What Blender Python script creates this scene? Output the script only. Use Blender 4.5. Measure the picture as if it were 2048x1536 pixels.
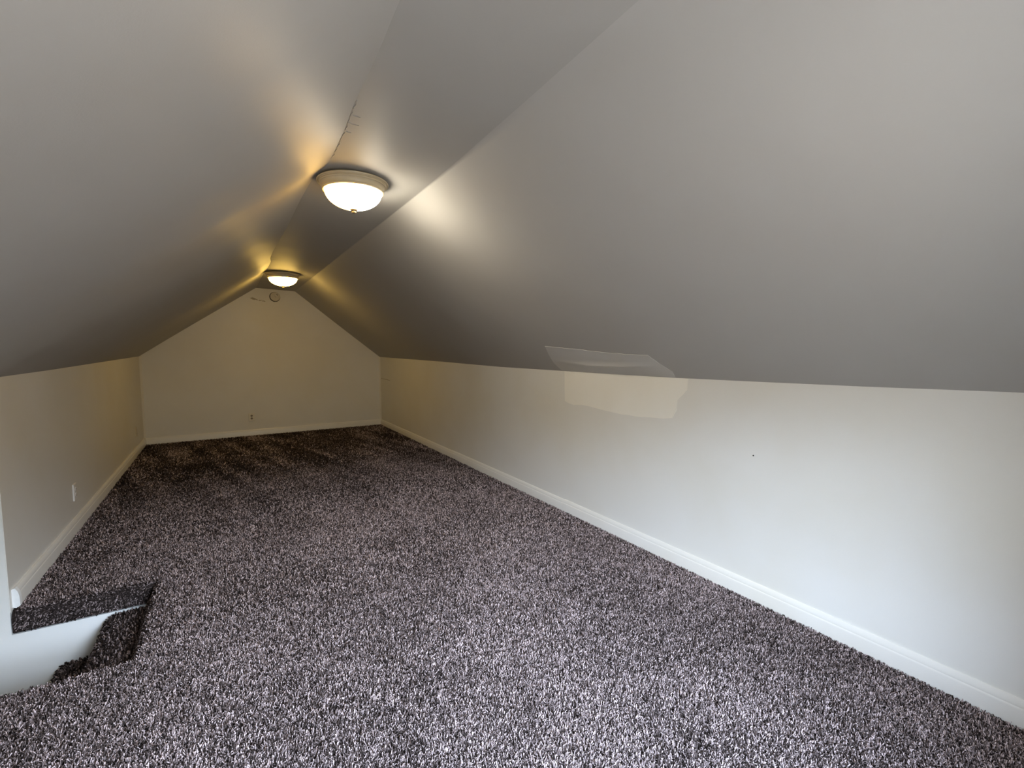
import bpy, math, random
import numpy as np
from mathutils import Matrix, Vector

# ------------------------------------------------------------------ clean + camera
for o in list(bpy.data.objects):
    bpy.data.objects.remove(o)
SC = bpy.context.scene
C = SC.collection
rnd = random.Random(7)
RNG = np.random.default_rng(11)

F_PX, YAW, PITCH, ROLL, CAM_H = 940.36, 0.5512, -0.0764, -0.0033, 1.2608
cy, sy, cp, sp = math.cos(YAW), math.sin(YAW), math.cos(PITCH), math.sin(PITCH)
fw = Vector((sy * cp, cy * cp, sp))
r0 = Vector((cy, -sy, 0))
u0 = r0.cross(fw)
rt = r0 * math.cos(ROLL) + u0 * math.sin(ROLL)
up = -r0 * math.sin(ROLL) + u0 * math.cos(ROLL)
cam = bpy.data.objects.new('camera', bpy.data.cameras.new('camera'))
C.objects.link(cam)
M = Matrix((rt, up, -fw)).transposed().to_4x4()
M.translation = Vector((0, 0, CAM_H))
cam.matrix_world = M
cam.data.sensor_width = 36
cam.data.lens = F_PX * 36 / 2048
cam.data.clip_start = 0.02
SC.camera = cam

# ------------------------------------------------------------------ exposure, sky
SC.view_settings.view_transform = 'Standard'
SC.view_settings.look = 'None'
SC.view_settings.gamma = 1
SC.view_settings.use_curve_mapping = False
SC.view_settings.exposure = 0.0
SC.cycles.use_denoising = True
SC.cycles.max_bounces = 10
SC.cycles.diffuse_bounces = 7
SC.cycles.sample_clamp_indirect = 6
SC.cycles.sample_clamp_direct = 14

SKY = 92.0
w = bpy.data.worlds.new('overcast_sky')
SC.world = w
w.use_nodes = True
nt = w.node_tree
nt.nodes.clear()
wo = nt.nodes.new('ShaderNodeOutputWorld')
bg = nt.nodes.new('ShaderNodeBackground')
tc = nt.nodes.new('ShaderNodeTexCoord')
sx = nt.nodes.new('ShaderNodeSeparateXYZ')
rp = nt.nodes.new('ShaderNodeValToRGB')
mr = nt.nodes.new('ShaderNodeMapRange')
mr.inputs[1].default_value = -1
mr.inputs[2].default_value = 1
nt.links.new(tc.outputs['Generated'], sx.inputs[0])
nt.links.new(sx.outputs['Z'], mr.inputs[0])
nt.links.new(mr.outputs[0], rp.inputs[0])
rp.color_ramp.elements[0].position = 0.47
rp.color_ramp.elements[0].color = (0.098, 0.091, 0.081, 1)    # ground
rp.color_ramp.elements[1].position = 0.65
rp.color_ramp.elements[1].color = (0.68, 0.81, 0.99, 1)       # overcast sky above the trees
e = rp.color_ramp.elements.new(0.50)
e.color = (0.085, 0.086, 0.078, 1)                             # houses and trees opposite
e = rp.color_ramp.elements.new(0.578)
e.color = (0.10, 0.104, 0.095, 1)
e = rp.color_ramp.elements.new(1.0)
e.color = (0.53, 0.71, 1.0, 1)
nt.links.new(rp.outputs[0], bg.inputs[0])
bg.inputs[1].default_value = SKY
nt.links.new(bg.outputs[0], wo.inputs[0])

# window opening in the gable wall behind the camera: daylight portal
YF = -0.08
REVEAL = 0.27
WX0, WX1, WZ0, WZ1 = 0.12, 1.08, 0.50, 1.62
pl = bpy.data.lights.new('window_portal', 'AREA')
pl.shape = 'RECTANGLE'
pl.size, pl.size_y = WX1 - WX0, WZ1 - WZ0
pl.cycles.is_portal = True
po = bpy.data.objects.new('window_portal', pl)
C.objects.link(po)
po.location = ((WX0 + WX1) / 2, YF - REVEAL, (WZ0 + WZ1) / 2)
po.rotation_euler = (math.radians(90), 0, 0)                 # -Z axis -> +Y, into the room

# ------------------------------------------------------------------ room measures
XL, XR, YB = -0.928, 2.2225, 7.796
Z1, Z2 = 2.140, 2.120
X2 = 0.970
HX, HY0, HY1 = -0.35, 2.37, 3.14      # stair hole: right edge, near edge, far edge
SXE = -2.7                            # far (left) end of the stairwell

def interp(tab):
    ys = [t[0] for t in tab]
    vs = [t[1] for t in tab]
    return lambda y: float(np.interp(y, ys, vs))

eave_r = interp([(-.6, 1.115), (.43, 1.110), (.84, 1.100), (1.41, 1.091), (1.82, 1.086), (2.3, 1.085), (2.84, 1.084),
                 (3.83, 1.084), (5.26, 1.102), (7.73, 1.119), (7.9, 1.12)])
eave_l = interp([(-.6, 1.12), (3.26, 1.128), (4.05, 1.132), (5.48, 1.146), (7.8, 1.168)])
x_left = interp([(-.6, .405), (1.22, .421), (1.45, .434), (1.82, .444), (2.03, .458), (2.31, .467), (2.44, .469), (2.55, .450),
                 (2.75, .436), (3.1, .433), (3.83, .440), (4.83, .430), (5.2, .437), (5.39, .459), (5.8, .462),
                 (6.2, .452), (7.0, .455), (7.9, .455)])

# ------------------------------------------------------------------ helpers
def link(name, me, mat=None, parent=None, kind=None, smooth=False):
    o = bpy.data.objects.new(name, me)
    C.objects.link(o)
    if mat:
        me.materials.append(mat)
    if parent:
        o.parent = parent
    if kind:
        o['kind'] = kind
    if smooth:
        me.polygons.foreach_set('use_smooth', [True] * len(me.polygons))
    return o

def mesh(name, V, Fs):
    me = bpy.data.meshes.new(name)
    me.from_pydata([tuple(v) for v in V], [], [tuple(f) for f in Fs])
    me.validate()
    me.update()
    return me

class MB:
    """collects shapes into one mesh"""
    def __init__(s):
        s.V, s.F = [], []
    def add(s, V, Fs):
        n = len(s.V)
        s.V += [tuple(v) for v in V]
        s.F += [tuple(i + n for i in f) for f in Fs]
    def box(s, a, b):
        (x0, y0, z0), (x1, y1, z1) = a, b
        s.add([(x0, y0, z0), (x1, y0, z0), (x1, y1, z0), (x0, y1, z0), (x0, y0, z1), (x1, y0, z1), (x1, y1, z1), (x0, y1, z1)],
              [(3, 2, 1, 0), (4, 5, 6, 7), (0, 1, 5, 4), (1, 2, 6, 5), (2, 3, 7, 6), (3, 0, 4, 7)])
    def bevel_box(s, w, h, d, b):
        """plate in XZ centred at the origin, its face towards -Y, back at y = 0, with a bevelled rim"""
        V = [(-w/2, 0, -h/2), (w/2, 0, -h/2), (w/2, 0, h/2), (-w/2, 0, h/2)]
        V += [(-w/2, -(d-b), -h/2), (w/2, -(d-b), -h/2), (w/2, -(d-b), h/2), (-w/2, -(d-b), h/2)]
        V += [(-w/2+b, -d, -h/2+b), (w/2-b, -d, -h/2+b), (w/2-b, -d, h/2-b), (-w/2+b, -d, h/2-b)]
        Fs = [(3, 2, 1, 0), (8, 9, 10, 11)]
        for k in (0, 4):
            for i in range(4):
                j = (i + 1) % 4
                Fs.append((k+i, k+j, k+4+j, k+4+i))
        s.add(V, Fs)
    def lathe(s, prof, n=48, axis='z', cap=True):
        V, Fs = [], []
        for r, z in prof:
            for k in range(n):
                a = 2 * math.pi * k / n
                V.append((r * math.cos(a), r * math.sin(a), z))
        for i in range(len(prof) - 1):
            for k in range(n):
                j = (k + 1) % n
                Fs.append((i*n+k, i*n+j, (i+1)*n+j, (i+1)*n+k))
        if cap:
            Fs.append(tuple(range(n))[::-1])
            Fs.append(tuple((len(prof)-1)*n + k for k in range(n)))
        if axis == 'y':
            V = [(x, z, -y) for x, y, z in V]
        s.add(V, Fs)
    def extrude(s, prof, y0, y1):
        """closed XZ profile extruded along y"""
        n = len(prof)
        V = [(x, y0, z) for x, z in prof] + [(x, y1, z) for x, z in prof]
        Fs = [(i, (i+1) % n, n+(i+1) % n, n+i) for i in range(n)]
        Fs += [tuple(range(n))[::-1], tuple(range(n, 2*n))]
        s.add(V, Fs)
    def grid(s, G, off=None):
        """G: rows of points; with off, closed into a solid by a copy shifted by off"""
        r, c = len(G), len(G[0])
        V = [p for row in G for p in row]
        q = lambda i, j: i * c + j
        Fs = [(q(i, j), q(i, j+1), q(i+1, j+1), q(i+1, j)) for i in range(r-1) for j in range(c-1)]
        if off:
            n = r * c
            V += [(p[0]+off[0], p[1]+off[1], p[2]+off[2]) for p in V]
            Fs += [(n+q(i, j), n+q(i+1, j), n+q(i+1, j+1), n+q(i, j+1)) for i in range(r-1) for j in range(c-1)]
            ring = [q(0, j) for j in range(c)] + [q(i, c-1) for i in range(1, r)] + [q(r-1, j) for j in range(c-2, -1, -1)] + [q(i, 0) for i in range(r-2, 0, -1)]
            for a, b in zip(ring, ring[1:] + ring[:1]):
                Fs.append((b, a, n+a, n+b))
        s.add(V, Fs)
    def build(s, name, mat, parent=None, kind=None, smooth=False):
        return link(name, mesh(name, s.V, s.F), mat, parent, kind, smooth)

def smooth_by_angle(o, deg):
    me = o.data
    me.polygons.foreach_set('use_smooth', [True] * len(me.polygons))
    me.set_sharp_from_angle(angle=math.radians(deg))

def empty(name, loc, label, cat, group=None, rz=0):
    o = bpy.data.objects.new(name, None)
    o.empty_display_size = 0.1
    C.objects.link(o)
    o.location = loc
    o.rotation_euler = (0, 0, rz)
    o['label'] = label
    o['category'] = cat
    if group:
        o['group'] = group
    return o

# ------------------------------------------------------------------ materials
def new_mat(name):
    m = bpy.data.materials.new(name)
    m.use_nodes = True
    n = m.node_tree
    b = n.nodes['Principled BSDF']
    return m, n, b

def paint(name, col, rough=0.42, var=0.03, blotch=(0.95, 0.93, 0.88), wave=0.012, spec=0.5, fine=0.00035, vscale=1.1):
    """brushed interior paint: faint blotches, roller stipple and a wavy plaster surface"""
    m, n, b = new_mat(name)
    N, L = n.nodes, n.links
    geo = N.new('ShaderNodeNewGeometry')
    n1 = N.new('ShaderNodeTexNoise')
    n1.inputs['Scale'].default_value = vscale
    n1.inputs['Detail'].default_value = 5
    L.new(geo.outputs['Position'], n1.inputs['Vector'])
    mp = N.new('ShaderNodeMapRange')
    mp.inputs[1].default_value = 0.42
    mp.inputs[2].default_value = 0.68
    L.new(n1.outputs[0], mp.inputs[0])
    mx = N.new('ShaderNodeMix')
    mx.data_type = 'RGBA'
    mx.inputs[6].default_value = (*col, 1)
    mx.inputs[7].default_value = (col[0]*blotch[0], col[1]*blotch[1], col[2]*blotch[2], 1)
    L.new(mp.outputs[0], mx.inputs[0])
    L.new(mx.outputs[2], b.inputs['Base Color'])
    b.inputs['Roughness'].default_value = rough
    b.inputs['Specular IOR Level'].default_value = spec
    n2 = N.new('ShaderNodeTexNoise')
    n2.inputs['Scale'].default_value = 1.7
    n2.inputs['Detail'].default_value = 1.5
    L.new(geo.outputs['Position'], n2.inputs['Vector'])
    b1 = N.new('ShaderNodeBump')
    b1.inputs['Strength'].default_value = 1
    b1.inputs['Distance'].default_value = wave
    L.new(n2.outputs[0], b1.inputs['Height'])
    n3 = N.new('ShaderNodeTexNoise')
    n3.inputs['Scale'].default_value = 220
    n3.inputs['Detail'].default_value = 2
    L.new(geo.outputs['Position'], n3.inputs['Vector'])
    b2 = N.new('ShaderNodeBump')
    b2.inputs['Strength'].default_value = 0.5
    b2.inputs['Distance'].default_value = fine
    L.new(n3.outputs[0], b2.inputs['Height'])
    L.new(b1.outputs[0], b2.inputs['Normal'])
    L.new(b2.outputs[0], b.inputs['Normal'])
    return m

def plain(name, col, rough=0.45, metal=0.0, noise=0.06, scale=40):
    m, n, b = new_mat(name)
    N, L = n.nodes, n.links
    tcn = N.new('ShaderNodeTexCoord')
    t = N.new('ShaderNodeTexNoise')
    t.inputs['Scale'].default_value = scale
    L.new(tcn.outputs['Object'], t.inputs['Vector'])
    mx = N.new('ShaderNodeMix')
    mx.data_type = 'RGBA'
    mx.inputs[6].default_value = (*[c * (1 - noise) for c in col], 1)
    mx.inputs[7].default_value = (*[min(1, c * (1 + noise)) for c in col], 1)
    L.new(t.outputs[0], mx.inputs[0])
    L.new(mx.outputs[2], b.inputs['Base Color'])
    b.inputs['Roughness'].default_value = rough
    b.inputs['Metallic'].default_value = metal
    return m

M_WALL = paint('cream_wall_paint', (0.79, 0.775, 0.73), rough=0.44)
M_STAIRWALL = paint('white_stair_wall_paint', (0.84, 0.84, 0.82), rough=0.5)
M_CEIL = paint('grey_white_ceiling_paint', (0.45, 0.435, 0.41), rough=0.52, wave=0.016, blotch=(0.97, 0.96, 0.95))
M_STRIP = paint('shaded_ridge_strip_paint', (0.40, 0.385, 0.36), rough=0.55, wave=0.012, blotch=(0.97, 0.96, 0.95))  # darker copy of the ceiling paint; the strip's shade is put into the colour
M_PATCH_W = paint('fresh_cream_touch_up_paint', (0.90, 0.875, 0.805), rough=0.5)
M_PATCH_C = paint('fresh_ceiling_touch_up_paint', (0.60, 0.59, 0.57), rough=0.5)
M_TRIM = paint('white_trim_paint', (0.82, 0.80, 0.75), rough=0.32, wave=0.001)
M_CHIP = plain('bare_white_filler', (0.9, 0.9, 0.88), 0.6)
M_PAN = plain('cream_enamelled_metal', (0.56, 0.47, 0.31), 0.36)
M_FINIAL = plain('aged_brass', (0.22, 0.18, 0.11), 0.4)
M_PLATE = plain('ivory_plastic', (0.80, 0.76, 0.66), 0.35)
M_WPLATE = plain('white_plastic', (0.82, 0.79, 0.75), 0.3)
M_PLATE_P = plain('painted_over_plate', (0.66, 0.60, 0.48), 0.45)
M_SOCKET = plain('tan_plastic', (0.27, 0.22, 0.14), 0.4)
M_DARK = plain('dark_gap_and_shadow', (0.02, 0.017, 0.013), 0.7)
M_SCUFF = plain('grey_scuff', (0.44, 0.39, 0.30), 0.7)
M_SCREW = plain('zinc_screw', (0.6, 0.58, 0.55), 0.35, 1.0)

def carpet_mat(name, use_tone):
    m, n, b = new_mat(name)
    N, L = n.nodes, n.links
    rmp = N.new('ShaderNodeValToRGB')
    els = rmp.color_ramp.elements
    els[0].position = 0.0
    els[0].color = (0.024, 0.017, 0.0145, 1)
    els[1].position = 1.0
    els[1].color = (0.72, 0.58, 0.57, 1)
    e1 = els.new(0.35)
    e1.color = (0.108, 0.081, 0.075, 1)
    e2 = els.new(0.68)
    e2.color = (0.315, 0.247, 0.238, 1)
    if use_tone:
        a = N.new('ShaderNodeAttribute')
        a.attribute_name = 'tone'
        L.new(a.outputs['Fac'], rmp.inputs[0])
    else:
        geo = N.new('ShaderNodeNewGeometry')
        t = N.new('ShaderNodeTexNoise')
        t.inputs['Scale'].default_value = 160
        t.inputs['Detail'].default_value = 2
        L.new(geo.outputs['Position'], t.inputs['Vector'])
        mp = N.new('ShaderNodeMapRange')
        mp.inputs[1].default_value = 0.4
        mp.inputs[2].default_value = 0.75
        mp.inputs[4].default_value = 0.14
        L.new(t.outputs[0], mp.inputs[0])
        L.new(mp.outputs[0], rmp.inputs[0])
        bp = N.new('ShaderNodeBump')
        bp.inputs['Distance'].default_value = 0.006
        L.new(t.outputs[0], bp.inputs['Height'])
        L.new(bp.outputs[0], b.inputs['Normal'])
    L.new(rmp.outputs[0], b.inputs['Base Color'])
    b.inputs['Roughness'].default_value = 0.9
    b.inputs['Specular IOR Level'].default_value = 0.15
    return m

M_CARPET = carpet_mat('carpet_backing', False)
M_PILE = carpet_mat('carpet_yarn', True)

def glow_mat(name, left, right, strength):
    """frosted glass lit by two bulbs inside: left and right bulb may differ in colour"""
    m, n, b = new_mat(name)
    N, L = n.nodes, n.links
    tcn = N.new('ShaderNodeTexCoord')
    s = N.new('ShaderNodeSeparateXYZ')
    L.new(tcn.outputs['Object'], s.inputs[0])
    mp = N.new('ShaderNodeMapRange')
    mp.interpolation_type = 'SMOOTHSTEP'
    mp.inputs[1].default_value = -0.03
    mp.inputs[2].default_value = 0.15
    L.new(s.outputs['X'], mp.inputs[0])
    mx = N.new('ShaderNodeMix')
    mx.data_type = 'RGBA'
    mx.inputs[6].default_value = (*left, 1)
    mx.inputs[7].default_value = (*right, 1)
    L.new(mp.outputs[0], mx.inputs[0])
    b.inputs['Base Color'].default_value = (0.85, 0.83, 0.78, 1)
    b.inputs['Roughness'].default_value = 0.25
    L.new(mx.outputs[2], b.inputs['Emission Color'])
    b.inputs['Emission Strength'].default_value = strength
    return m

M_GLOW1 = glow_mat('lit_alabaster_glass', (0.165, 0.097, 0.025), (1.0, 0.91, 0.73), 102.0)
M_GLOW2 = glow_mat('lit_warm_alabaster_glass', (1.0, 0.62, 0.13), (1.0, 0.64, 0.16), 31.0)

def glass_mat():
    m = bpy.data.materials.new('window_glass')
    m.use_nodes = True
    n = m.node_tree
    n.nodes.clear()
    out = n.nodes.new('ShaderNodeOutputMaterial')
    t = n.nodes.new('ShaderNodeBsdfTransparent')
    g = n.nodes.new('ShaderNodeBsdfGlossy')
    g.inputs['Roughness'].default_value = 0.02
    mx = n.nodes.new('ShaderNodeMixShader')
    mx.inputs[0].default_value = 0.06
    n.links.new(t.outputs[0], mx.inputs[1])
    n.links.new(g.outputs[0], mx.inputs[2])
    n.links.new(mx.outputs[0], out.inputs[0])
    return m
M_GLASS = glass_mat()

# ------------------------------------------------------------------ shell: floor
ZB = -0.012                                   # backing of the carpet; the pile ends at about z = 0
fl = MB()
fl.box((HX, YF - .02, -0.13), (XR + .02, YB + .02, ZB))
fl.box((XL - .04, YF - .02, -0.13), (HX, HY0, ZB))
# far lip of the stair hole, its nosing rounded
prof = [(HY1 + .008, -0.118), (HY1 + .004, -0.05), (HY1 + .012, -0.028), (HY1 + .032, -0.015), (HY1 + .06, ZB), (YB + .02, ZB), (YB + .02, -0.13), (HY1 + .02, -0.13)]
n = len(prof)
fl.add([(XL - .0, y, z) for y, z in prof] + [(HX, y, z) for y, z in prof],
       [(i, (i+1) % n, n+(i+1) % n, n+i) for i in range(n)] + [tuple(range(n))[::-1], tuple(range(n, 2*n))])
floor = fl.build('floor', M_CARPET, kind='structure')

# walls ------------------------------------------------------------
def y_samples(a, b, step=0.12):
    n = max(2, int((b - a) / step) + 1)
    return list(np.linspace(a, b, n))

ys = y_samples(YF - .05, YB + .03)
mb = MB()
mb.grid([[(XR, y, -0.05), (XR, y, 0.55), (XR, y, eave_r(y))] for y in ys], (0.08, 0, 0))
wall_right = mb.build('wall_right', M_WALL, kind='structure')

mb = MB()
ysl = y_samples(HY1 + .004, YB + .03)
mb.grid([[(XL, y, eave_l(y)), (XL, y, 0.55), (XL, y, -0.012)] for y in ysl], (-0.08, 0, 0))
ysl2 = y_samples(YF - .05, HY0)
mb.grid([[(XL, y, eave_l(y)), (XL, y, 0.55), (XL, y, -0.012)] for y in ysl2], (-0.08, 0, 0))
wall_left = mb.build('wall_left', M_WALL, kind='structure')

mb = MB()
P = [(XL - .06, -.05), (XR + .06, -.05), (XR + .06, eave_r(YB) - .02), (X2 + .01, Z2 + .03), (x_left(YB) - .01, Z1 + .03), (XL - .06, eave_l(YB) - .02)]
mb.add([(x, YB, z) for x, z in P] + [(x, YB + .1, z) for x, z in P],
       [(0, 1, 2, 3, 4, 5), (11, 10, 9, 8, 7, 6)] + [((i+1) % 6, i, 6+i, 6+(i+1) % 6) for i in range(6)])
wall_back = mb.build('wall_back', M_WALL, kind='structure')

mb = MB()
mb.box((XL - .1, YF - REVEAL, -.13), (WX0, YF, 2.4))
mb.box((WX1, YF - REVEAL, -.13), (XR + .1, YF, 2.4))
mb.box((WX0, YF - REVEAL, -.13), (WX1, YF, WZ0))
mb.box((WX0, YF - REVEAL, WZ1), (WX1, YF, 2.4))
wall_front = mb.build('wall_front', M_WALL, kind='structure')

# stairwell walls: the far one carries the floor lip and runs on past the knee wall as the white return
def slope_l_z(x, y):
    return eave_l(y) + (x - XL) * (Z1 - eave_l(y)) / (x_left(y) - XL)
def stair_wall(name, y0, y1):
    P = [(SXE - .05, -2.5), (HX + .3, -2.5), (HX + .3, -.125), (XL - .003, -.125), (XL - .003, slope_l_z(XL, y0) + .01), (SXE - .05, slope_l_z(SXE - .05, y0) + .01)]
    m_ = MB()
    m_.add([(x, y0, z) for x, z in P] + [(x, y1, z) for x, z in P],
           [(0, 1, 2, 3), (0, 3, 4, 5), (9, 8, 7, 6), (11, 10, 9, 6)] + [((i+1) % 6, i, 6+i, 6+(i+1) % 6) for i in range(6)])
    return m_.build(name, M_STAIRWALL, kind='structure')
stair_wall('wall_stairwell', HY1 + .002, HY1 + .084)
stair_wall('wall_stairwell_near', HY0 - .084, HY0 - .002)
mb = MB()
mb.box((SXE - .1, HY0 - .08, -2.5), (SXE, HY1 + .08, .4))
mb.build('wall_stairwell_end', M_STAIRWALL, kind='structure')

# ceiling: narrow flat strip along the ridge, a sloped panel on each side ------------
def wavy(y, u, k):
    return 0.006 * math.sin(1.9 * y + k) * math.sin(math.pi * u) + 0.004 * math.sin(4.3 * y + 2 * u + k) * math.sin(math.pi * u)
mb = MB()
yc = y_samples(YF - .1, YB + .06, 0.06)
fillet = interp([(-.4, .06), (.9, .05), (1.4, .03), (2.0, .010), (2.6, .004)])   # the right-hand crease is rounded off near the gable
def strip_pt(y, t):
    return (x_left(y) + t * (X2 - x_left(y)), y, Z1 + t * (Z2 - Z1))
mb.grid([[strip_pt(y, t * (1 - fillet(y) / (X2 - x_left(y)))) for t in (0, .25, .5, .75, 1)] for y in yc], (0, 0, .08))
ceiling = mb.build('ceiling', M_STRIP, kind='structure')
smooth_by_angle(ceiling, 25)
us = np.linspace(0, 1, 15)
mb = MB()
def slope_r(y, u):
    ez = eave_r(y)
    return (X2 + u * (XR - X2), y, Z2 + u * (ez - Z2) + wavy(y, u, 1.0))
def slope_row(y):
    f = fillet(y)
    uf = f / math.hypot(XR - X2, Z2 - eave_r(y))
    a, b, c = Vector(strip_pt(y, 1 - f / (X2 - x_left(y)))), Vector(strip_pt(y, 1)), Vector(slope_r(y, uf))
    arc = [tuple(a * (1-t)**2 + b * 2*t*(1-t) + c * t*t) for t in (0, .2, .4, .6, .8)]
    return arc + [slope_r(y, uf + u * (1 - uf)) for u in us] + [(XR + .05, y, eave_r(y) - .04)]
mb.grid([slope_row(y) for y in yc], (0, 0, .1))
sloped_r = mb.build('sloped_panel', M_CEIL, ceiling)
smooth_by_angle(sloped_r, 25)
mb = MB()
def slope_l(y, u):
    ez, x1 = eave_l(y), x_left(y)
    return (XL + u * (x1 - XL), y, ez + u * (Z1 - ez) + wavy(y, u, 0.0))
mb.grid([[(XL - .05, y, eave_l(y) - .035)] + [slope_l(y, u) for u in us] for y in yc], (0, 0, .1))
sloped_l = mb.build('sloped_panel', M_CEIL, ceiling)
smooth_by_angle(sloped_l, 25)
mb = MB()                                      # the slope runs on over the stairs
mb.grid([[(x, y, slope_l_z(x, y)) for x in (SXE - .1, XL + .0)] for y in (HY0 - .08, HY1 + .08)], (0, 0, .08))
mb.build('ceiling_stairwell', M_CEIL, kind='structure')

# fillets in the back corners (lighter run of filler)
for i, (x, sgn, et) in enumerate(((XL, 1, eave_l(YB)), (XR, -1, eave_r(YB)))):
    mb = MB()
    mb.add([(x, YB, 0), (x + sgn*.022, YB, 0), (x, YB - .022, 0), (x, YB, et), (x + sgn*.022, YB, et), (x, YB - .022, et)],
           [(0, 1, 2), (5, 4, 3), (1, 4, 5, 2), (0, 3, 4, 1), (0, 2, 5, 3)] if sgn > 0 else [(2, 1, 0), (3, 4, 5), (2, 5, 4, 1), (1, 4, 3, 0), (3, 5, 2, 0)])
    mb.build('trim_%d' % (i + 1), M_TRIM, kind='structure')

# baseboards -------------------------------------------------------
BP = [(0, -.012), (.016, -.012), (.016, .052), (.0145, .057), (.0125, .059), (.0125, .066), (.007, .080), (.003, .085), (0, .085)]
def board(a, b, lift=0.0, extra=0.0):
    """board along the segment a -> b (XY), its room side to the left of a -> b"""
    a, b = Vector((*a, 0)), Vector((*b, 0))
    d = (b - a).normalized()
    nrm = Vector((-d.y, d.x, 0))
    n = len(BP)
    V = []
    for p_ in (a, b):
        for t, z in BP:
            q = p_ + nrm * (t + (extra if t > 0 else 0))
            V.append((q.x, q.y, z + (lift if z > 0 else 0)))
    Fs = [(i, n+i, n+(i+1) % n, (i+1) % n) for i in range(n)] + [tuple(range(n)), tuple(range(2*n-1, n-1, -1))]
    m_ = MB()
    m_.add(V, Fs)
    return m_
def baseboard(name, segs):
    root = bpy.data.objects.new(name, None)
    C.objects.link(root)
    root['kind'] = 'structure'
    for a, b, lift, extra in segs:
        o = board(a, b, lift, extra).build('board', M_TRIM, root)
        smooth_by_angle(o, 30)
    return root
bb_r = baseboard('baseboard_right', [((XR, YF), (XR, 2.832), .003, .001), ((XR, 2.834), (XR, 4.94), .0, .0), ((XR, 4.942), (XR, YB - .017), -.004, -.001)])
bb_b = baseboard('baseboard_back', [((XR - .0, YB), (XL, YB), 0, 0)])
bb_l = baseboard('baseboard_left', [((XL, YB - .017), (XL, HY1 + .055), .004, .006), ((XL, HY0 - .03), (XL, YF), .004, .006)])
mb = MB()                                       # bright filled end of the left baseboard
mb.add([(XL + x, HY1 + y, z) for y in (.03, .056) for x, z in ((0, 0), (.012, -.006), (.028, .004), (.027, .05), (.022, .075), (.012, .094), (0, .09))],
       [(0, 1, 2, 3, 4, 5, 6), (13, 12, 11, 10, 9, 8, 7)] + [((i+1) % 7, i, 7+i, 7+(i+1) % 7) for i in range(7)])
ec = mb.build('end_cap', M_CHIP, bb_l)
ec['label'] = 'bare white filler on the cut end of the baseboard'

# touch-up patches and marks --------------------------------------
def fan_patch(name, outline, push, mat, parent, depth):
    """thin sheet over an outline of 3D points; push = direction into the room"""
    push = Vector(push).normalized()
    V0 = [Vector(p_) + push * depth for p_ in outline]
    V1 = [Vector(p_) - push * 0.004 for p_ in outline]
    n = len(V0)
    me = mesh(name, V0 + V1, [tuple(range(n)), tuple(range(2*n-1, n-1, -1))] + [((i+1) % n, i, n+i, n+(i+1) % n) for i in range(n)])
    return link(name, me, mat, parent)

def resample(pts, step, amp):
    """outline with more points and a hand-made wobble"""
    out = []
    for i, a in enumerate(pts):
        b = pts[(i+1) % len(pts)]
        a_, b_ = np.array(a, float), np.array(b, float)
        k = max(1, int(np.linalg.norm(b_ - a_) / step))
        for j in range(k):
            q = a_ + (b_ - a_) * j / k
            if j:
                q = q + np.array([rnd.uniform(-amp, amp) for _ in q])
            out.append(tuple(q))
    return out
wp = [(2.848, 1.070), (2.840, .854), (2.79, .842), (2.732, .835), (2.64, .845), (2.552, .842), (2.42, .832), (2.30, .826), (2.121, .824),
      (1.997, .833), (1.90, .838), (1.83, .850), (1.80, .90), (1.795, .959), (1.76, .99), (1.729, 1.022), (1.727, 1.070)]
wp = resample(wp, .05, .003)
wp = [(y, eave_r(y) - .001 if z > 1.06 else z) for y, z in wp]
pw = fan_patch('paint_patch', [(XR, y, z) for y, z in wp][::-1], (-1, 0, 0), M_PATCH_W, wall_right, 0.0012)
pw['label'] = 'lighter cream touch-up patch under the eave'

def on_slope(x, y):
    u = (x - X2) / (XR - X2)
    return slope_r(y, u)
cpts = [(1.995, 2.787), (2.005, 2.639), (2.023, 2.402), (2.035, 2.28), (2.048, 2.151), (2.052, 2.0), (2.056, 1.875), (2.119, 1.839), (2.175, 1.796), (2.221, 1.81),
        (2.2215, 2.2), (2.2215, 2.5), (2.2215, 2.87), (2.147, 2.882), (2.072, 2.843)]
cpts = resample(cpts, .05, .004)
# a fine grid clipped to the outline follows the wavy slope
def inside(x, y, poly):
    c = False
    for (x0, y0), (x1, y1) in zip(poly, poly[1:] + poly[:1]):
        if (y0 > y) != (y1 > y) and x < (x1 - x0) * (y - y0) / (y1 - y0) + x0:
            c = not c
    return c
import bmesh
bm = bmesh.new()
vs = [bm.verts.new((x, y, 0)) for x, y in cpts]
bm.faces.new(vs)
for k in range(1, 12):
    yk = 1.78 + k * .1
    bmesh.ops.bisect_plane(bm, geom=bm.verts[:] + bm.edges[:] + bm.faces[:], plane_co=(0, yk, 0), plane_no=(0, 1, 0))
for xk in (2.03, 2.07, 2.105, 2.122, 2.131, 2.140, 2.149, 2.158, 2.18, 2.2):
    bmesh.ops.bisect_plane(bm, geom=bm.verts[:] + bm.edges[:] + bm.faces[:], plane_co=(xk, 0, 0), plane_no=(1, 0, 0))
slope_n = Vector((-(Z2 - 1.09), 0, -(XR - X2))).normalized()
for v in bm.verts:
    x, y = v.co.x, v.co.y
    d = 0.0022
    # sagging taped seam inside the patch
    s = max(0, 1 - abs((y - 2.34) / .40) ** 4)
    g = (x - (2.139 + .006 * (y - 2.34)))
    d += s * 0.011 * math.exp(-(g / .011) ** 2) + s * .004 * math.exp(-(g / .05) ** 2)
    v.co = Vector(on_slope(min(x, XR - .001), y)) + slope_n * d
bm.normal_update()
for f_ in bm.faces:
    if f_.normal.dot(slope_n) < 0:
        f_.normal_flip()
ext = bmesh.ops.extrude_face_region(bm, geom=bm.faces[:], use_keep_orig=True)
for v in [g for g in ext['geom'] if isinstance(g, bmesh.types.BMVert)]:
    v.co -= slope_n * 0.01
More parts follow.
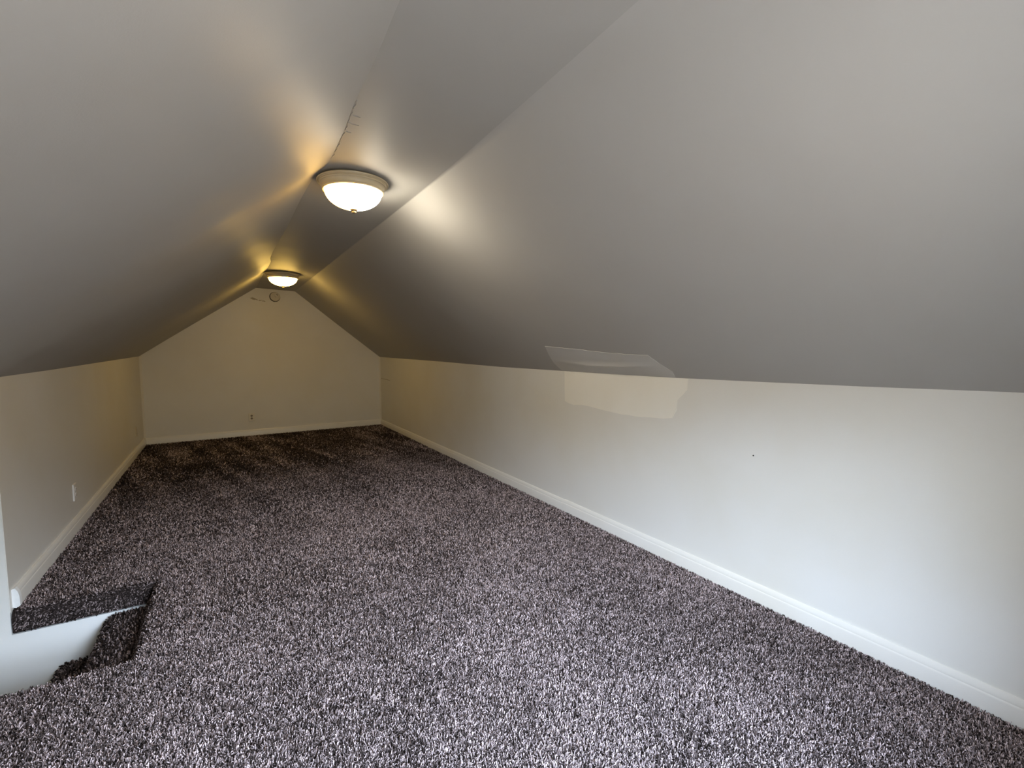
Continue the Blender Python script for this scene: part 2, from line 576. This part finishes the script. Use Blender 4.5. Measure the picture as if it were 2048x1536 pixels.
bmesh.ops.recalc_face_normals(bm, faces=bm.faces[:])
me = bpy.data.meshes.new('paint_patch')
bm.to_mesh(me)
bm.free()
pc = link('paint_patch', me, M_PATCH_C, sloped_r)
smooth_by_angle(pc, 40)
pc['label'] = 'lighter repaired patch with a sagging taped seam above the eave'

def mark(name, pts, wdt, nrm, mat, parent, label=None, depth=.001):
    """thin crack or scuff line: ribbon of a small thickness along the points"""
    nrm = Vector(nrm)
    P = [Vector(q) for q in pts]
    V, Fs = [], []
    for i, q in enumerate(P):
        d = (P[min(i+1, len(P)-1)] - P[max(i-1, 0)]).normalized()
        s = d.cross(nrm) * wdt * .5 * (0.5 if i in (0, len(P)-1) else rnd.uniform(.6, 1.2))
        V += [q + s - nrm*.004, q + s + nrm*depth, q - s + nrm*depth, q - s - nrm*.004]
    for i in range(len(P) - 1):
        for k in range(4):
            Fs.append((4*i+k, 4*i+(k+1) % 4, 4*i+4+(k+1) % 4, 4*i+4+k))
    Fs += [(3, 2, 1, 0), tuple(4*(len(P)-1)+k for k in range(4))]
    o = link(name, mesh(name, V, Fs), mat, parent)
    if label:
        o['label'] = label
    return o
mark('crack', [(XR, 7.76, .767), (XR, 7.55, .766), (XR, 7.4, .764), (XR, 7.26, .757)], .009, (-1, 0, 0), M_SCUFF, wall_right, 'short dark crack near the far corner')
mb = MB()
mb.lathe([(.003, .002), (.0035, 0), (.002, -.001)], 10, 'y')
nh = mb.build('nail_hole', M_DARK, wall_right, smooth=True)
nh.location = (XR - .001, 1.331, .725)
nh.rotation_euler = (0, 0, math.radians(90))
for x, z, rx, rz, a in ((.415, 1.985, .045, .016, -.3), (.455, 1.972, .035, .012, -.5), (.505, 1.962, .04, .010, .3), (.545, 1.955, .025, .013, -.2)):
    P = []
    for k in range(11):
        t = 2 * math.pi * k / 11
        q = rnd.uniform(.45, 1.1)
        u, v = rx * q * math.cos(t), rz * q * math.sin(t)
        P.append((x + u * math.cos(a) - v * math.sin(a), YB, z + u * math.sin(a) + v * math.cos(a)))
    fan_patch('scuff', P[::-1], (0, -1, 0), M_SCUFF, wall_back, .0008)
# torn tape edges of the ridge crease beside the two lamps
for (yy, dx, l) in ((1.88, .012, .045), (1.95, .016, .05), (2.03, .010, .03), (5.12, .014, .09), (5.25, .02, .07)):
    x0 = x_left(yy)
    mark('torn_tape', [(x0 + .004, yy, Z1 - .0002), (x0 + dx, yy + .012, Z1 - .0003), (x0 + dx + l*.6, yy + .010, Z1 - .0012)], .005, (0, 0, -1), M_STRIP, ceiling, depth=.0016)
for k_ in range(9):
    yy = 1.80 + k_ * .062
    mark('torn_tape', [(x_left(yy-.028) + .003, yy - .028, Z1 - .0003), (x_left(yy) + rnd.uniform(.004, .010), yy, Z1 - .0003), (x_left(yy+.03) + .003, yy + .03, Z1 - .0003)], .006, (0, 0, -1), M_STRIP, ceiling, depth=.0018)

# window behind the camera ---------------------------------------
root = bpy.data.objects.new('window_1', None)
C.objects.link(root)
root['kind'] = 'structure'
mb = MB()
for a, b in (((WX0, WZ0), (WX0+.04, WZ1)), ((WX1-.04, WZ0), (WX1, WZ1)), ((WX0+.04, WZ0), (WX1-.04, WZ0+.04)), ((WX0+.04, WZ1-.04), (WX1-.04, WZ1)),
             ((WX0+.04, (WZ0+WZ1)/2-.02), (WX1-.04, (WZ0+WZ1)/2+.02))):
    mb.box((a[0], YF - REVEAL + .02, a[1]), (b[0], YF - REVEAL + .06, b[1]))
mb.build('window_frame', M_TRIM, root)
for z0, z1 in ((WZ0+.04, (WZ0+WZ1)/2-.02), ((WZ0+WZ1)/2+.02, WZ1-.04)):
    mb = MB()
    mb.box((WX0+.04, YF - REVEAL + .038, z0), (WX1-.04, YF - REVEAL + .042, z1))
    mb.build('pane', M_GLASS, root)

# ------------------------------------------------------------------ staircase under the hole
stairs = empty('staircase', (HX, (HY0+HY1)/2, -.13), 'steep carpeted stairs dropping leftwards through the floor opening beside the left wall', 'stairs')
def step_prof(x, z, run, drop):
    """waterfall carpet over one step: tread at z, nosing at x - run"""
    nx = x - run
    pts = [(x + .06, z), (nx + .05, z)]
    for k in range(1, 7):
        a = math.radians(90 + k * 17)
        pts.append((nx + .05 + .055 * math.cos(a), z - .055 + .055 * math.sin(a)))
    pts += [(nx - .012, z - drop * .75), (nx - .045, z - drop - .01), (x + .06, z - drop - .01)]
    return pts
steps = []
x, z = HX - .02, -.135
for k in range(9):
    P = step_prof(x, z, .205, .198)
    mb = MB()
    mb.extrude([(px - HX, pz + .13) for px, pz in P][::-1], HY0 - (HY0+HY1)/2 + .004, HY1 - (HY0+HY1)/2 - .004)
    o = mb.build('step', M_CARPET, stairs)
    smooth_by_angle(o, 40)
    steps.append((x, z))
    x -= .2
    z -= .198
# slanting carpeted riser under the edge of the floor
mb = MB()
mb.extrude([(.0, .115), (.0, .13 - .016), (.02, .13 - .013), (.06, .115), (.06, -.1), (-.05, -.1), (-.045, -.02)][::-1], HY0 - (HY0+HY1)/2 + .004, HY1 - (HY0+HY1)/2 - .004)
mb.build('riser', M_CARPET, stairs)

# ------------------------------------------------------------------ carpet pile
def vnoise(x, y, scale, seed):
    """smooth value noise in [0, 1]"""
    g = np.random.default_rng(seed).random((257, 257))
    u, v = x / scale + 60.3, y / scale + 40.7
    i, j = np.floor(u).astype(int), np.floor(v).astype(int)
    fu, fv = u - i, v - j
    fu, fv = fu*fu*(3-2*fu), fv*fv*(3-2*fv)
    i, j = i % 256, j % 256
    return (g[i, j]*(1-fu)*(1-fv) + g[i+1, j]*fu*(1-fv) + g[i, j+1]*(1-fu)*fv + g[i+1, j+1]*fu*fv)

def scatter(x0, x1, y0, y1, s):
    nx, ny = max(1, int((x1-x0)/s)), max(1, int((y1-y0)/s))
    gx, gy = np.meshgrid((np.arange(nx) + .5) / nx, (np.arange(ny) + .5) / ny)
    px = x0 + gx.ravel() * (x1-x0) + RNG.uniform(-.5, .5, nx*ny) * s
    py = y0 + gy.ravel() * (y1-y0) + RNG.uniform(-.5, .5, nx*ny) * s
    return np.clip(px, x0, x1), np.clip(py, y0, y1)

def tuft_mesh(name, pos, nrm, size, length, tone, lean, parent):
    """one short bent yarn end per point: three-sided, open below, blunt tip"""
    n = len(pos)
    t = np.cross(nrm, np.tile((0.31, 0.83, 0.46), (n, 1)))
    t /= np.linalg.norm(t, axis=1)[:, None]
    b = np.cross(nrm, t)
    a0 = RNG.uniform(0, 2*np.pi, n)
    tw = RNG.uniform(.3, 1.2, n)
    top = pos + nrm * (length * np.sqrt(np.maximum(.1, 1 - (lean**2).sum(1))))[:, None] + lean * length[:, None]
    V = np.empty((n, 6, 3), np.float32)
    for k in range(3):
        a = a0 + k * 2*np.pi/3
        V[:, k] = pos + (t * np.cos(a)[:, None] + b * np.sin(a)[:, None]) * (size * .46)[:, None]
        a = a + tw
        V[:, 3+k] = top + (t * np.cos(a)[:, None] + b * np.sin(a)[:, None]) * (size * .34)[:, None]
    fidx = np.array([[0, 1, 4], [0, 4, 3], [1, 2, 5], [1, 5, 4], [2, 0, 3], [2, 3, 5], [3, 4, 5]])
    Fi = (np.arange(n)[:, None, None] * 6 + fidx[None]).reshape(-1, 3)
    me = bpy.data.meshes.new(name)
    me.vertices.add(n * 6)
    me.vertices.foreach_set('co', V.ravel())
    me.loops.add(Fi.size)
    me.loops.foreach_set('vertex_index', Fi.ravel().astype(np.int32))
    me.polygons.add(len(Fi))
    me.polygons.foreach_set('loop_start', np.arange(0, Fi.size, 3, dtype=np.int32))
    at = me.attributes.new('tone', 'FLOAT', 'POINT')
    at.data.foreach_set('value', np.repeat(tone.astype(np.float32), 6))
    me.update()
    o = link(name, me, M_PILE, parent)
    o['kind'] = 'stuff'
    return o

XS, YS, SS = [], [], []
bands = [(YF, 1.6, .0049), (1.6, 2.5, .0057), (2.5, 3.7, .0073), (3.7, 5.4, .0099), (5.4, YB - .016, .0138)]
XWL, XWR = XL + .016, XR - .015
for y0, y1, s in bands:
    rects = []
    for a, b in ((y0, y1),):
        rects.append((HX, XWR, a, b))
        if a < HY0:
            rects.append((XWL, HX, a, min(b, HY0)))
        if b > HY1 + .02:
            rects.append((XWL, HX, max(a, HY1 + .02), b))
    for x0, x1, a, b in rects:
        # the part of the floor in view at full density, the rest coarser
        px, py = scatter(x0, x1, a, b, s)
        edge = 1.945 - (px + .626) * (1.625 / 2.62) - .25
        keep = py > edge
        XS.append(px[keep]); YS.append(py[keep]); SS.append(np.full(keep.sum(), s))
        if a < 2.2:
            px, py = scatter(x0, x1, a, b, .015)
            keep = py <= 1.945 - (px + .626) * (1.625 / 2.62) - .25
            XS.append(px[keep]); YS.append(py[keep]); SS.append(np.full(keep.sum(), .015))
px, py, ss = np.concatenate(XS), np.concatenate(YS), np.concatenate(SS)
n = len(px)
def tones(px, py, n):
    t = RNG.normal(.53, .36, n)
    t += (vnoise(px, py, .018, 3) - .5) * .22                     # clumps of yarn
    t += (vnoise(px + .5*py, py, .10, 4) - .5) * .10
    t += (vnoise(px*.9 + .25*py, py*.8 - .2*px, .34, 5) - .5) * .16   # trodden nap
    far = np.clip((py - 4.0) / 2.0, 0, 1)                        # vacuum-cleaner strokes, plus painted-in darkening for the dimmer far end
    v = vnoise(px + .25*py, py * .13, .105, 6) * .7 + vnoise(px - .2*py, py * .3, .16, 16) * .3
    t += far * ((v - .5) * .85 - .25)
    return np.clip(t, 0, 1)
lean = np.stack([RNG.normal(0, .42, n), RNG.normal(0, .42, n), np.zeros(n)], 1)
lean[:, 0] += (vnoise(px, py, .3, 8) - .5) * .22
lean[:, 1] += (vnoise(px, py, .3, 9) - .5) * .22
ln = np.linalg.norm(lean, axis=1)
lean *= (np.minimum(ln, .85) / np.maximum(ln, 1e-6))[:, None]
pz = np.full(n, ZB)
dl = py - (HY1 + .0)
m_ = (px < HX) & (py > HY1) & (dl < .06)
pz[m_] = np.interp(dl[m_], [.004, .012, .032, .06], [-.05, -.028, -.015, ZB])
# keep the ends inside the room and out of the boards
lean[:, 0] = np.where(px > XWR - .012, -np.abs(lean[:, 0]), lean[:, 0])
lean[:, 0] = np.where(px < XWL + .012, np.abs(lean[:, 0]), lean[:, 0])
length = RNG.uniform(.011, .0165, n) * np.where(ss > .012, 1.1, 1.0)
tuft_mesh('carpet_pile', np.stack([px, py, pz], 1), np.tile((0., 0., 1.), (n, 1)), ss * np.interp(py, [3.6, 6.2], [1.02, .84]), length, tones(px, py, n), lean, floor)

def face_pile(name, pos, nrm, s, parent, bias):
    n = len(pos)
    ln = RNG.normal(0, .3, (n, 3))
    ln -= nrm * (ln * nrm).sum(1)[:, None]
    k = np.linalg.norm(ln, axis=1)
    ln *= (np.minimum(k, .8) / np.maximum(k, 1e-6))[:, None]
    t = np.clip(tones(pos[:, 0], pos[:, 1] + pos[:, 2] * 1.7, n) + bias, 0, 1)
    return tuft_mesh(name, pos, nrm, np.full(n, s), RNG.uniform(.011, .016, n), t, ln, parent)

# pile on the far lip of the hole
a, z_ = scatter(XL + .012, HX, -.114, -.010, .0070)
th = np.clip((z_ + .06) / .05, 0, 1) * .9
face_pile('carpet_pile', np.stack([a, HY1 + .004 + .012 * np.clip((z_ + .05) / .03, 0, 1), z_], 1),
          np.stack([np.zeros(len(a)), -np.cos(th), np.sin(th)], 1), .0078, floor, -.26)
# pile on the right-hand edge of the hole and on the upper steps (in the stairs' own frame)
ox, oy, oz = HX, (HY0+HY1)/2, -.13
V, Nn = [], []
a, q = scatter(HY0 + .01, HY1 - .01, 0, 1, .013)
V.append(np.stack([HX - .002 - .045 * q, a, -.02 - .11 * q], 1)); Nn.append(np.tile((-.9, 0, .4), (len(a), 1)))
for x, z in steps[:3]:
    P = np.array(step_prof(x, z, .205, .198)[1:-1])
    P = np.vstack([[x - .02, z], P])
    d = np.r_[0, np.cumsum(np.linalg.norm(np.diff(P, axis=0), axis=1))]
    a, q = scatter(HY0 + .01, HY1 - .01, 0, d[-1], .0115)
    X_ = np.interp(q, d, P[:, 0]); Z_ = np.interp(q, d, P[:, 1])
    tx = np.interp(q + .004, d, P[:, 0]) - np.interp(q - .004, d, P[:, 0])
    tz = np.interp(q + .004, d, P[:, 1]) - np.interp(q - .004, d, P[:, 1])
    N_ = np.stack([tz, np.zeros(len(q)), -tx], 1)
    V.append(np.stack([X_, a, Z_], 1)); Nn.append(N_)
V, Nn = np.vstack(V), np.vstack(Nn)
Nn = Nn / np.linalg.norm(Nn, axis=1)[:, None]
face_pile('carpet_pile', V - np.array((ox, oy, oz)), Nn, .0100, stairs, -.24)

# ------------------------------------------------------------------ ceiling lights
def ceiling_light(loc, k, glow, label):
    root = empty('ceiling_light', loc, label, 'ceiling light', 'flush ceiling lights on the ridge strip')
    mb = MB()                                   # stepped pan
    prof = [(.150, .0), (.150, -.006), (.168, -.006), (.1745, -.008), (.178, -.0125), (.1765, -.017), (.1715, -.0185), (.1685, -.0165), (.1662, -.0195), (.1680, -.0245), (.1655, -.0285),
            (.1605, -.0300), (.1560, -.0345), (.1530, -.0410), (.1515, -.0490), (.1540, -.0525), (.1540, -.0565), (.1495, -.0600), (.1450, -.0590), (.1410, -.0520)]
    mb.lathe([(r*k, z) for r, z in prof], 72)
    o = mb.build('pan', M_PAN, root)
    smooth_by_angle(o, 28)
    mb = MB()
    R_, D = .1425, .090
    dome = [(R_ * math.cos(t), -.0565 - D * math.sin(t)) for t in np.linspace(0, math.pi/2 - .06, 18)]
    mb.lathe([(r*k, z) for r, z in dome], 64, cap=False)
    n_ = 64
    last = (len(dome) - 1) * n_
    mb.F.append(tuple(last + i for i in range(n_)))
    o = mb.build('glass_shade', glow, root, smooth=True)
    mb = MB()
    zb = -.0565 - D
    mb.lathe([(.006, zb + .006), (.016, zb + .003), (.0185, zb - .001), (.0165, zb - .005), (.010, zb - .007), (.0095, zb - .010), (.0125, zb - .0135), (.0105, zb - .018), (.004, zb - .021)], 28)
    mb.build('finial', M_FINIAL, root, smooth=True)
    return root
ceiling_light((.6175, 2.575, 2.1305), 1.0, M_GLOW1, 'nearer, brighter flush ceiling light with a cream pan, white glass bowl and finial')
ceiling_light((.636, 6.09, 2.1300), 1.06, M_GLOW2, 'farther flush ceiling light with a yellow-glowing bowl near the end wall')

# ------------------------------------------------------------------ wall fittings
def outlet(loc, rz, plate, socket, label, w_=.074, h_=.116):
    root = empty('outlet', loc, label, 'outlet', None, rz)
    mb = MB()
    mb.bevel_box(w_, h_, .0085, .003)
    mb.build('cover_plate', plate, root)
    for s in (1, -1):
        mb = MB()
        mb.lathe([(.0150, -.006), (.0150, -.0105), (.0138, -.0115)], 20, 'y')
        o = mb.build('receptacle', socket, root)
        o.location = (0, 0, s * .0195)
        mb2 = MB()
        mb2.box((-.0075, -.0120, -.001), (-.0050, -.0110, .008))
        mb2.box((.0050, -.0120, -.001), (.0075, -.0110, .007))
        mb2.box((-.0025, -.0120, -.011), (.0025, -.0110, -.006))
        mb2.build('slot', M_DARK, o)
    mb = MB()
    mb.lathe([(.0035, -.008), (.0035, -.0095), (.0025, -.010)], 12, 'y')
    mb.build('screw', M_SCREW, root)
    return root
outlet((.327, YB, .268), 0, M_PLATE, M_SOCKET, 'ivory outlet with dark receptacles low on the end wall', .080)
outlet((XL, 4.372, .262), math.radians(90), M_WPLATE, M_WPLATE, 'white duplex outlet on the left knee wall, nearer the stair opening')
outlet((XL, 7.155, .266), math.radians(90), M_PLATE_P, M_PLATE_P, 'painted-over outlet on the left knee wall beside the far corner')

root = empty('round_cover_plate', (.699, YB, 2.026), 'small round painted cover plate high on the end wall below the ridge', 'cover plate')
mb = MB()
mb.lathe([(.0715, 0), (.0715, -.002), (.067, -.0025)], 40, 'y')
o = mb.build('painted_shadow', M_DARK, root, smooth=False)  # dark disc, set off down-left, painting in the cover plate's shadow
o.location = (-.0038, 0, -.0036)
mb = MB()
mb.lathe([(.0655, -.002), (.0655, -.014), (.062, -.018), (.045, -.020), (.044, -.0185), (.038, -.0185), (.037, -.020)], 40, 'y')
smooth_by_angle(mb.build('disc', M_PLATE_P, root), 30)
mb = MB()
mb.box((-.010, -.0225, -.004), (.010, -.0195, .004))
o = mb.build('tab', M_DARK, root)
o.location = (.026, 0, .026)
o.rotation_euler = (0, math.radians(40), 0)
mb = MB()
mb.box((-.016, -.0215, -.003), (.016, -.0195, .003))
o = mb.build('groove', M_SCUFF, root)
o.rotation_euler = (0, math.radians(45), 0)

bpy.context.view_layer.update()
